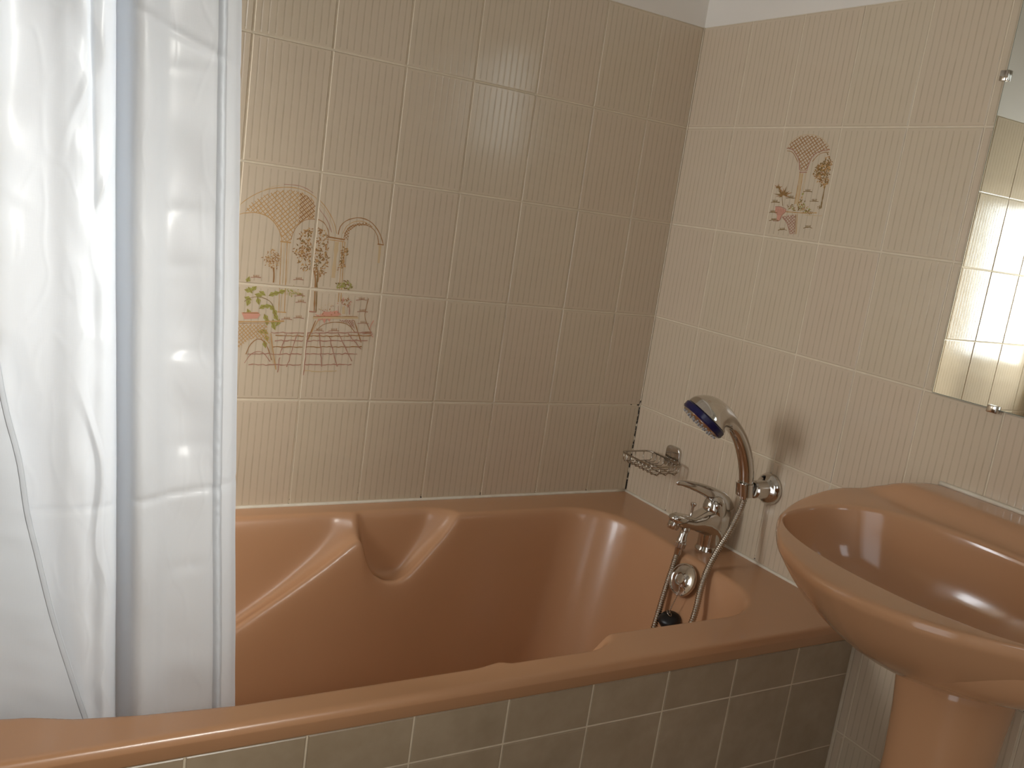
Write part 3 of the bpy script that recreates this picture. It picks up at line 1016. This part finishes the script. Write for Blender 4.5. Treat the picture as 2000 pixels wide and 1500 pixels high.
# ------------------------------------------------------------------ shower curtain
CP = [(-1.150, -.583), (-1.160, -.600), (-1.172, -.609), (-1.180, -.612), (-1.190, -.608), (-1.215, -.603), (-1.238, -.603), (-1.254, -.611), (-1.270, -.614), (-1.2790, -.600), (-1.2835, -.560), (-1.288, -.532), (-1.2925, -.555), (-1.297, -.598), (-1.309, -.611),
      (-1.322, -.609), (-1.334, -.6115), (-1.348, -.6085), (-1.368, -.600), (-1.400, -.595), (-1.418, -.601), (-1.436, -.606), (-1.45, -.585), (-1.47, -.555), (-1.495, -.595), (-1.525, -.612), (-1.555, -.560), (-1.60, -.605), (-1.66, -.575)]
NS, NZ = 460, 430
prof = catmull([(p[0], p[1], 0) for p in CP], NS)
Z0C, Z1C = 0.435, 1.955
def curtain_pt(s, z):
    i = s * (NS - 1)
    k = min(int(i), NS - 2)
    p = prof[k].lerp(prof[k + 1], i - k)
    x, y = p.x, p.y
    left = max(0.0, min(1.0, (x + 1.45) / 0.30))
    x += -(z - 1.0) * (0.030 + 0.040 * left) if x > -1.45 else -(z - 1.0) * 0.030 * max(0, (x + 1.7) / 0.25)
    # slow drift of the folds, soft cross billows and finer crumples
    y += 0.0040 * math.sin(z * 5.1 + x * 9.0) + 0.0030 * math.sin(z * 9.7 + x * 23.0 + 1.3)
    y += 0.0050 * (noise.noise(Vector((x * 16.0, z * 9.0, 3.1)))) * min(1.0, max(0.0, (1.95 - z) * 3))
    xr = x + (z - 1.0) * 0.065                     # position within the folds, freed of the lean
    def win(c, w):
        return math.exp(-((xr - c) / w) ** 2)
    def ridge(px, pz, seed, sharp=7.0):
        return max(0.0, 1.0 - sharp * abs(noise.noise(Vector((px, pz, seed)))))
    # broad panel beside the hem: soft cross billows and a few sharper tucks
    band = win(-1.217, 0.024)
    y += band * 0.0070 * noise.noise(Vector((1.7, z * 20.0, xr * 3.0)))
    for zc, am, wd in ((1.315, 0.0018, 0.008), (1.155, 0.0030, 0.009), (1.09, 0.0022, 0.010), (0.985, 0.0026, 0.008), (0.865, 0.0034, 0.012), (0.705, 0.0024, 0.009)):
        y += band * am * math.exp(-((z - zc - 0.10 * (xr + 1.217)) / wd) ** 2)
    # crumpled strip left of the deep valley
    cr = win(-1.318, 0.022)
    y -= cr * 0.0042 * ridge(xr * 22.0, z * 7.0, 8.0, 5.0)
    y += cr * 0.0045 * noise.noise(Vector((xr * 45.0, z * 19.0, 2.0)))
    # slack fold at the far left
    fl = win(-1.432, 0.034)
    y += fl * 0.012 * noise.noise(Vector((xr * 12.0, z * 15.0, 5.0)))
    y -= fl * 0.0035 * ridge(xr * 14.0, z * 11.0, 4.0, 5.0)
    # fine creases all over
    y -= 0.0004 * ridge(xr * 30.0, z * 13.0, 12.0, 9.0)
    # fold creases left from the packet
    for zc, sl in ((1.352, 0.35), (0.80, -0.12)):
        dz = z - (zc - sl * (x + 1.25))
        y += 0.0030 * math.exp(-(dz / 0.005) ** 2)
    for xc in (-1.318,):
        if z > 1.10:
            y += 0.0040 * math.exp(-((xr - xc) / 0.0022) ** 2) * min(1.0, (z - 1.10) * 8)
    return Vector((x, y, z))
verts, faces = [], []
for j in range(NZ):
    z = Z0C + (Z1C - Z0C) * j / (NZ - 1)
    for i in range(NS):
        verts.append(curtain_pt(i / (NS - 1), z))
for j in range(NZ - 1):
    for i in range(NS - 1):
        faces.append((j * NS + i, j * NS + i + 1, (j + 1) * NS + i + 1, (j + 1) * NS + i))
curtain = empty('shower_curtain', (-1.40, -0.60, 0.435))
tag(curtain, 'white satin shower curtain hanging inside the bathtub', 'curtain')
adopt(mesh_obj('curtain_panel', verts, faces, M_CURT, smooth=True), curtain)
# stitched hem near the free edge, puckered
def s_at(xq):
    best = min(range(NS), key=lambda k: abs(prof[k].x - xq) + (1 if prof[k].y > -0.59 else 0))
    return best / (NS - 1)
s_h0, s_h1 = s_at(-1.1740), s_at(-1.1850)
verts, faces = [], []
NH, NZ2 = 7, 520
for j in range(NZ2):
    z = Z0C + (Z1C - Z0C) * j / (NZ2 - 1)
    for i in range(NH):
        u = i / (NH - 1)
        p = curtain_pt(s_h0 + (s_h1 - s_h0) * u, z)
        bul = math.sin(math.pi * u)
        puck = 0.0018 * noise.noise(Vector((u * 2.0, z * 120.0, 2.0))) + 0.0006 * noise.noise(Vector((u * 5.0, z * 260.0, 6.0)))
        verts.append(p + Vector((0, -0.0004 - 0.0042 * bul + puck * bul, 0)))
for j in range(NZ2 - 1):
    for i in range(NH - 1):
        faces.append((j * NH + i, j * NH + i + 1, (j + 1) * NH + i + 1, (j + 1) * NH + i))
adopt(mesh_obj('side_hem', verts, faces, M_CURT, smooth=True), curtain)
# loose overlapping end of the curtain with its curved hem
HEMC = [(-1.437, 1.10), (-1.415, 0.974), (-1.404, 0.916), (-1.389, 0.856), (-1.379, 0.794), (-1.367, 0.742), (-1.348, 0.662), (-1.328, 0.592), (-1.308, 0.526), (-1.290, 0.470)]
hem = catmull([(p[0], 0, p[1]) for p in HEMC], 120)
verts, faces = [], []
NU = 70
def flap_y(x, z):
    return -0.6235 + 0.010 * noise.noise(Vector((x * 9.0, z * 7.0, 1.0))) * 0.5 + 0.0022 * math.sin(x * 60 + z * 8) + 0.0015 * noise.noise(Vector((x * 30, z * 40, 4.0))) + max(0.0, (-1.46 - x)) * 0.35
for j, h in enumerate(hem):
    for i in range(NU):
        u = i / (NU - 1)
        x = h.x + (-1.60 - h.x) * u
        verts.append(Vector((x, flap_y(x, h.z), h.z + 0.04 * u)))
for j in range(len(hem) - 1):
    for i in range(NU - 1):
        faces.append((j * NU + i, j * NU + i + 1, (j + 1) * NU + i + 1, (j + 1) * NU + i))
adopt(mesh_obj('loose_end', verts, faces, M_CURT, smooth=True), curtain)
bm = bmesh.new()
hp2 = [Vector((h.x - 0.004, flap_y(h.x - 0.004, h.z) - 0.0006, h.z)) for h in hem]
tube(bm, hp2, [(0.0030, 0.0007)] * len(hp2), 8, ref=Vector((0, 1, 0)))
adopt(bm_obj('curved_hem', bm, M_CURT, smooth=True), curtain)

# rod and rings above the picture
rod = empty('curtain_rod', (-0.85, -0.60, 1.985))
tag(rod, 'white curtain rod spanning the room above the bathtub', 'curtain rod')
bm = bmesh.new()
tube(bm, [(X_LEFT + 0.002, -0.595, 1.99), (-0.003, -0.595, 1.99)], 0.0125, 16)
adopt(bm_obj('rod_tube', bm, M_WPVC, smooth=True, angle=60), rod)
for xx, d in ((X_LEFT + 0.0005, 1), (0.0, -1)):
    bm = bmesh.new()
    lathe(bm, [(0.027, 0.0), (0.027, 0.006), (0.018, 0.012), (0.017, 0.022)], (xx, -0.595, 1.99), (d, 0, 0), 24)
    adopt(bm_obj('end_flange', bm, M_WPVC, smooth=True, angle=40), rod)
for k in range(9):
    xx = -1.19 - 0.054 * k
    bm = bmesh.new()
    tube(bm, [(xx, -0.595 + 0.021 * math.sin(t), 1.981 + 0.026 * math.cos(t)) for t in [2 * math.pi * q / 20 for q in range(21)]], 0.0018, 6)
    adopt(bm_obj('curtain_ring', bm, M_WPVC, smooth=True), curtain)
# ------------------------------------------------------------------ printed garden pictures on the decor tiles
def mat_ink(name, c):
    return mat_plain(name, c, 0.22)
INK = {'b': mat_ink('ink_brown', (160, 118, 76)), 'o': mat_ink('ink_ochre', (190, 150, 100)), 't': mat_ink('ink_tan', (200, 174, 136)),
       'd': mat_ink('ink_dark_olive', (134, 106, 62)), 'g': mat_ink('ink_green', (160, 154, 84)), 'r': mat_ink('ink_rose', (206, 150, 128)), 'p': mat_ink('ink_mauve', (170, 126, 106))}
KEYS = list(INK)
H_BACK = (0.0003412175, 5.8408021e-05, -1.0340835, -5.4641059e-05, -0.0003056742, 1.2103107, -7.5992362e-05, -3.6026635e-05, 1)
H_RIGHT = (-0.00028135505, -4.8161046e-05, -0.22635293, 0.00015832487, -0.00017489486, 1.4735402, 0.00010948832, 3.0503626e-06, 1)
class Print:
    """flat ink shapes in drawing units, mapped onto the wall and handed out tile by tile"""
    def __init__(self, H, seed):
        self.H = H
        self.polys = []
        self.layer = 0
        self.rnd = random.Random(seed)
    def w(self, x, y):
        h = self.H
        d = h[6] * x + h[7] * y + h[8]
        return ((h[0] * x + h[1] * y + h[2]) / d, (h[3] * x + h[4] * y + h[5]) / d)
    def poly(self, pts, c):
        self.layer += 1
        self.polys.append(([self.w(*p) for p in pts], c, self.layer))
    def line(self, pts, wd, c, step=26.0, jag=0.0):
        P = [Vector((p[0], p[1], 0)) for p in pts]
        if len(P) > 2:
            P = catmull(P, 10 * len(P))
        P = resample(P, step)
        L, Rr = [], []
        for i, p in enumerate(P):
            t = (P[min(i + 1, len(P) - 1)] - P[max(i - 1, 0)])
            if t.length < 1e-6:
                continue
            n = Vector((-t.y, t.x, 0)).normalized() * (wd / 2) * self.rnd.uniform(0.65, 1.25)
            j = Vector((self.rnd.uniform(-jag, jag), self.rnd.uniform(-jag, jag), 0))
            L.append(p + n + j); Rr.append(p - n + j)
        self.layer += 1
        for i in range(len(L) - 1):
            self.polys.append(([self.w(q.x, q.y) for q in (L[i], L[i + 1], Rr[i + 1], Rr[i])], c, self.layer))
    def leaf(self, x, y, ln, wd, ang, c):
        ca, sa = math.cos(ang), math.sin(ang)
        q = [(0, 0), (ln * 0.45, wd / 2), (ln, 0), (ln * 0.45, -wd / 2)]
        self.poly([(x + a * ca - b * sa, y + a * sa + b * ca) for a, b in q], c)
    def inside(self, x, y, poly):
        ins = False
        n = len(poly)
        for i in range(n):
            (x0, y0), (x1, y1) = poly[i], poly[(i + 1) % n]
            if (y0 > y) != (y1 > y) and x < (x1 - x0) * (y - y0) / (y1 - y0) + x0:
                ins = not ins
        return ins
    def foliage(self, poly, n, ln, cols):
        xs = [p[0] for p in poly]; ys = [p[1] for p in poly]
        k = 0
        while k < n:
            x, y = self.rnd.uniform(min(xs), max(xs)), self.rnd.uniform(min(ys), max(ys))
            if self.inside(x, y, poly):
                self.leaf(x, y, ln * self.rnd.uniform(0.6, 1.3), ln * 0.42, self.rnd.uniform(0, 6.28), self.rnd.choice(cols))
                k += 1
    def lattice(self, poly, sp, wd, a1, a2, c):
        xs = [p[0] for p in poly]; ys = [p[1] for p in poly]
        cx, cy = (min(xs) + max(xs)) / 2, (min(ys) + max(ys)) / 2
        rad = math.hypot(max(xs) - min(xs), max(ys) - min(ys)) / 2
        for ang in (a1, a2):
            d = Vector((math.cos(ang), math.sin(ang), 0)); n = Vector((-d.y, d.x, 0))
            k = -int(rad / sp) - 1
            while k * sp < rad:
                run = None
                s = -rad
                while s <= rad:
                    p = Vector((cx, cy, 0)) + n * (k * sp) + d * s
                    if self.inside(p.x, p.y, poly):
                        run = run or [p, p]
                        run[1] = p
                    elif run:
                        if (run[1] - run[0]).length > 4:
                            self.line([(run[0].x, run[0].y), (run[1].x, run[1].y)], wd, c, step=60)
                        run = None
                    s += 5.0
                if run and (run[1] - run[0]).length > 4:
                    self.line([(run[0].x, run[0].y), (run[1].x, run[1].y)], wd, c, step=60)
                k += 1
    def emit(self, cols, on_back, tiles):
        by = {}
        for pts, c, ly in self.polys:
            u = sum(p[0] for p in pts) / len(pts)
            z = sum(p[1] for p in pts) / len(pts)
            ci = next((i for i, (a0, a1) in enumerate(cols) if a0 <= -u < a1), None)
            ri = next((i for i, (z0, z1) in enumerate(rows) if z0 <= z < z1), None)
            if ci is None or ri is None:
                continue
            by.setdefault((ci, ri), []).append((pts, c, ly))
        for key, polys in by.items():
            t = tiles[key]
            (a0, a1), (z0, z1) = cols[key[0]], rows[key[1]]
            uc, zc = -(a0 + a1) / 2, (z0 + z1) / 2
            hu, hz = (a1 - a0 - GAP) / 2 - 0.0015, (z1 - z0 - GAP) / 2 - 0.0015
            vs, fs, mi = [], [], []
            for pts, c, ly in polys:
                b = len(vs)
                for u, z in pts:
                    uu, zz = max(-hu, min(hu, u - uc)), max(-hz, min(hz, z - zc))
                    off = -0.00012 - 0.0000006 * ly
                    vs.append((uu, off, zz) if on_back else (-uu, off, zz))
                fs.append(tuple(range(b, b + len(pts))))
                mi.append(KEYS.index(c))
            me = bpy.data.meshes.new('garden_print')
            me.from_pydata(vs, [], fs)
            for k in KEYS:
                me.materials.append(INK[k])
            me.polygons.foreach_set('material_index', mi)
            me.update()
            o = bpy.data.objects.new('garden_print', me)
            COL.objects.link(o)
            o.parent = t
            o['label'] = 'fine sepia print of arches, trees and flowers' if on_back else 'small sepia print of an arch and a tree'

P = Print(H_BACK, 11)
# arches, lattice vaults and columns
vault = [(60, 285), (110, 225), (190, 175), (290, 145), (380, 140), (450, 155), (515, 195), (545, 240), (538, 335), (470, 345), (420, 388), (392, 440), (375, 495), (318, 495), (303, 430), (270, 370), (220, 322), (150, 297)]
P.lattice(vault, 24, 5.5, R(52), R(-38), 'o')
P.lattice([(440, 155), (515, 195), (545, 240), (538, 330), (470, 340), (430, 370)], 24, 6.5, R(52), R(-38), 'b')
for pts, wd, c in (([(-60, 330), (20, 250), (100, 190), (200, 143), (300, 125), (400, 126), (480, 150), (545, 192), (600, 240), (640, 300), (672, 365), (690, 440)], 5, 'o'),
                   ([(330, 103), (420, 110), (480, 130), (530, 162)], 4, 'p'), ([(180, 150), (240, 122), (300, 110)], 3.5, 't'),
                   ([(-40, 350), (30, 305), (90, 297), (150, 297), (220, 322), (270, 370), (303, 430), (318, 495)], 6, 'o'),
                   ([(378, 480), (392, 435), (422, 385), (470, 348), (530, 340), (590, 354), (625, 400), (640, 465)], 5, 'b'),
                   ([(560, 262), (600, 310), (630, 360), (655, 430)], 4, 'p'), ([(580, 240), (625, 300), (660, 380), (672, 440)], 4, 't'),
                   ([(700, 445), (712, 395), (745, 357), (800, 335), (860, 333), (920, 358), (965, 408), (992, 462), (1006, 512)], 6, 'b'),
                   ([(738, 470), (752, 425), (785, 392), (840, 378), (900, 384), (945, 415), (968, 460), (975, 512)], 5, 'b'),
                   ([(730, 440), (760, 385), (820, 355), (880, 360), (935, 395)], 4, 'o')):
    P.line(pts, wd, c)
P.lattice([(735, 490), (742, 430), (775, 388), (830, 362), (900, 366), (940, 398), (880, 382), (820, 392), (780, 425), (765, 480)], 15, 4.5, R(50), R(-35), 'b')
for pts, wd, c in (([(305, 492), (378, 500)], 9, 'o'), ([(636, 462), (742, 480)], 10, 'b'), ([(640, 480), (742, 494)], 6, 'o'), ([(968, 510), (1010, 516)], 9, 'b'),
                   ([(312, 500), (294, 972)], 5, 'o'), ([(332, 500), (312, 972)], 4, 't'), ([(352, 500), (333, 972)], 6, 'o'), ([(368, 505), (347, 770)], 4, 't'), ([(285, 972), (345, 976)], 7, 'o'),
                   ([(690, 495), (665, 740)], 26, 't'), ([(730, 495), (700, 905)], 5, 'o'), ([(745, 495), (716, 905)], 6, 'o'), ([(985, 520), (974, 640)], 20, 't')):
    P.line(pts, wd, c)
# trees
P.line([(536, 690), (545, 760), (540, 860), (536, 972)], 11, 'b'); P.line([(562, 690), (556, 760), (553, 860), (548, 972)], 7, 'd'); P.line([(575, 700), (560, 770)], 6, 'b'); P.line([(490, 968), (550, 974)], 9, 'p')
P.foliage([(440, 425), (500, 402), (520, 402), (520, 690), (470, 690), (430, 640), (388, 585), (395, 560), (432, 490)], 190, 21, 'bdob')
P.foliage([(545, 410), (600, 405), (632, 450), (630, 640), (600, 720), (575, 745), (545, 700), (525, 690)], 200, 20, 'bdbo')
P.line([(258, 672), (262, 720), (258, 772)], 11, 'b'); P.foliage([(190, 600), (215, 558), (270, 545), (300, 565), (312, 610), (296, 660), (255, 682), (205, 650)], 120, 17, 'bobt')
P.foliage([(722, 530), (770, 540), (762, 590), (745, 610), (745, 660), (712, 700), (700, 680), (715, 600)], 75, 17, 'dbo')
# leaves, pots and flowers
for x, y, a in ((60, 820, 0.2), (85, 800, 1.0), (130, 850, 0.3), (160, 830, 0.6), (150, 870, 1.4), (95, 880, 1.9), (60, 870, 0.4), (225, 862, -0.4), (250, 850, -0.2), (290, 842, -0.3), (160, 950, -0.5), (190, 938, -0.2), (230, 925, 0.8), (255, 950, 1.1), (195, 985, 1.2), (215, 1010, 1.6), (260, 985, 1.0), (255, 1020, 1.5), (300, 1020, 2.0), (250, 1045, 1.2), (150, 1105, 0.1), (180, 1090, 0.7), (205, 1125, 1.3), (195, 1165, 1.4), (80, 950, 1.2), (75, 780, -1.2), (110, 830, -0.9)):
    P.leaf(x, y, 56, 34, a, 'g')
    P.line([(x, y), (x + 48 * math.cos(a), y + 48 * math.sin(a))], 3.5, 'd')
P.line([(60, 900), (120, 870), (200, 880), (250, 920), (265, 1000)], 4, 'd')
P.foliage([(340, 812), (390, 806), (440, 826), (460, 856), (345, 856)], 34, 22, 'gtg'); P.foliage([(690, 770), (735, 742), (775, 752), (802, 828), (690, 825)], 46, 22, 'ggd')
P.poly([(40, 975), (150, 972), (168, 990), (150, 1016), (60, 1022)], 'r'); P.line([(50, 978), (160, 980)], 6, 'b')
P.poly([(540, 985), (575, 1000), (600, 968), (650, 972), (690, 962), (720, 990), (690, 1002), (650, 1012), (640, 1040), (620, 1018), (605, 1052), (590, 1022), (560, 1035), (562, 1010)], 'r')
P.foliage([(545, 985), (610, 960), (690, 965), (715, 990), (640, 1015), (560, 1015)], 30, 17, 'rbr'); P.foliage([(560, 950), (640, 905), (668, 935), (590, 975)], 20, 12, 'pt')
P.foliage([(690, 915), (720, 880), (760, 872), (782, 900), (770, 940), (705, 935)], 34, 18, 'prb'); P.line([(700, 930), (700, 985)], 4, 'p'); P.line([(775, 935), (775, 990)], 5, 'p'); P.line([(735, 935), (735, 985)], 20, 't')
# tables
P.line([(-20, 1038), (180, 1038), (330, 1034)], 9, 'o'); P.line([(-20, 1050), (230, 1048)], 4, 'b')
P.lattice([(-20, 1055), (215, 1055), (232, 1190), (190, 1160), (150, 1150), (100, 1160), (60, 1190), (-20, 1260)], 19, 4.5, R(50), R(-40), 'o')
P.line([(70, 1260), (100, 1195), (150, 1155), (190, 1170), (222, 1225), (245, 1300)], 6, 'b'); P.line([(240, 1115), (252, 1220), (275, 1365)], 7, 'o'); P.line([(228, 1115), (240, 1220), (258, 1330)], 5, 't'); P.line([(60, 1320), (110, 1255), (180, 1245), (235, 1310)], 5, 'p')
P.line([(525, 1012), (680, 1012), (835, 1012)], 11, 't'); P.line([(530, 1003), (830, 1003)], 5, 'b'); P.line([(545, 1030), (490, 1165)], 6, 'b'); P.line([(562, 1030), (512, 1120)], 5, 'o'); P.line([(808, 1030), (855, 1180)], 6, 'b')
P.line([(550, 1098), (590, 1062), (650, 1044), (720, 1044), (775, 1066), (815, 1115)], 5, 'b'); P.lattice([(690, 1025), (805, 1025), (812, 1095), (770, 1055), (720, 1038)], 12, 4, R(55), R(-45), 'p')
# paved floor
for y, x0, x1, c in ((1112, 240, 925, 'p'), (1134, 270, 925, 'b'), (1166, 270, 900, 'p'), (1208, 250, 860, 'b'), (1256, 80, 830, 'p'), (1330, 90, 790, 'p'), (1372, 440, 690, 't')):
    P.line([(x0, y), ((x0 + x1) / 2, y + 3), (x1, y)], 6.5, c, step=20, jag=4)
for a, b_ in (((345, 1120), (300, 1262)), ((422, 1118), (350, 1345)), ((492, 1116), (462, 1400)), ((572, 1120), (588, 1345)), ((640, 1140), (690, 1345)), ((702, 1118), (790, 1305)), ((768, 1118), (852, 1228)), ((300, 1280), (285, 1385))):
    P.line([a, b_], 6, 'p', step=20, jag=3)
P.line([(940, 1030), (912, 1090), (935, 1145)], 5, 'r'); P.line([(905, 880), (880, 1000), (915, 1100)], 4, 'b')
for x, y in ((430, 752), (440, 862), (445, 905), (430, 1012), (860, 890), (140, 735), (865, 970), (870, 1050), (570, 1100), (670, 1100), (900, 1120), (350, 1022)):
    P.line([(x - 38, y + 2), (x, y - 3), (x + 34, y + 3)], 5, 'p', jag=2)
    for k in range(5):
        P.line([(x - 16 + 8 * k, y), (x - 18 + 9 * k, y - 16)], 3.5, 'b')
P.emit(back_cols, True, back_tiles)

Q = Print(H_RIGHT, 23)
fan = [(348, 350), (400, 272), (480, 222), (580, 200), (680, 210), (760, 250), (830, 330), (845, 378), (780, 388), (710, 408), (650, 450), (600, 520), (580, 602), (500, 610), (490, 520), (450, 430), (400, 375)]
Q.lattice(fan, 34, 9, R(58), R(-35), 'b')
for pts, wd, c in (([(338, 356), (400, 366), (450, 420), (484, 505), (490, 612)], 10, 'p'), ([(345, 385), (402, 398), (440, 450), (468, 520)], 8, 'b'), ([(845, 372), (770, 380), (690, 408), (630, 470), (592, 560), (576, 620)], 10, 'p'), ([(835, 402), (775, 404), (705, 436), (640, 510)], 8, 'b'),
                   ([(350, 345), (400, 268), (480, 216), (580, 194), (680, 204), (765, 246), (840, 335)], 6, 't'), ([(488, 636), (576, 636)], 14, 'p'), ([(495, 612), (572, 612)], 8, 'b'),
                   ([(512, 648), (455, 1010)], 30, 't'), ([(495, 645), (432, 1010)], 8, 'o'), ([(530, 645), (470, 1030)], 7, 'o'), ([(570, 640), (505, 1040)], 8, 't')):
    Q.line(pts, wd, c)
Q.foliage([(820, 425), (862, 500), (842, 640), (800, 790), (760, 800), (722, 742), (662, 672), (690, 560), (780, 518)], 270, 34, 'dbdo')
Q.line([(788, 800), (765, 920), (740, 1050)], 12, 'd'); Q.foliage([(690, 1050), (740, 1030), (760, 1055), (720, 1068)], 20, 18, 'd')
for k in range(14):
    Q.leaf(300, 905, 62 + 28 * (k % 3), 15, -3.6 + 0.30 * k, 'db'[k % 2])
for k in range(8):
    Q.leaf(240, 822, 34 + 22 * (k % 2), 14, -2.9 + 0.5 * k, 'db'[k % 2])
Q.line([(245, 830), (285, 900)], 7, 'd')
Q.poly([(210, 1038), (270, 1046), (330, 1078), (322, 1112), (272, 1150), (252, 1208), (222, 1192), (226, 1140), (200, 1100)], 'r')
Q.line([(205, 1040), (270, 1042), (335, 1078), (280, 1145), (250, 1205), (180, 1205)], 8, 'p')
for k in range(5):
    Q.line([(225 + 20 * k, 1060), (235 + 14 * k, 1140)], 5, 'p')
Q.foliage([(515, 890), (550, 1000), (622, 1110), (490, 1095), (470, 1020)], 60, 30, 'gdo'); Q.line([(285, 915), (292, 1030)], 6, 'd'); Q.foliage([(340, 1030), (420, 1010), (450, 1085), (350, 1075)], 24, 24, 'dbg'); Q.foliage([(560, 1080), (640, 1095), (640, 1115), (560, 1112)], 20, 22, 'd')
Q.line([(330, 1098), (500, 1112), (690, 1112)], 11, 'o'); Q.line([(560, 1140), (760, 1148)], 6, 't')
Q.lattice([(290, 1152), (440, 1130), (432, 1362), (382, 1362), (350, 1262)], 26, 8, R(52), R(-40), 'p')
Q.line([(285, 1160), (345, 1240), (380, 1362)], 8, 'p'); Q.line([(445, 1130), (436, 1362)], 8, 'b'); Q.line([(462, 1130), (452, 1362)], 6, 'o')
for x, y in ((590, 1285), (290, 1312), (665, 975), (590, 862), (180, 1108), (190, 1200), (205, 985), (390, 938)):
    Q.line([(x - 55, y + 4), (x, y - 4), (x + 50, y + 4)], 8, 'd', jag=4)
    for k in range(5):
        Q.line([(x - 24 + 11 * k, y), (x - 26 + 13 * k, y - 26)], 6, 'd')
Q.emit(right_cols, False, right_tiles)
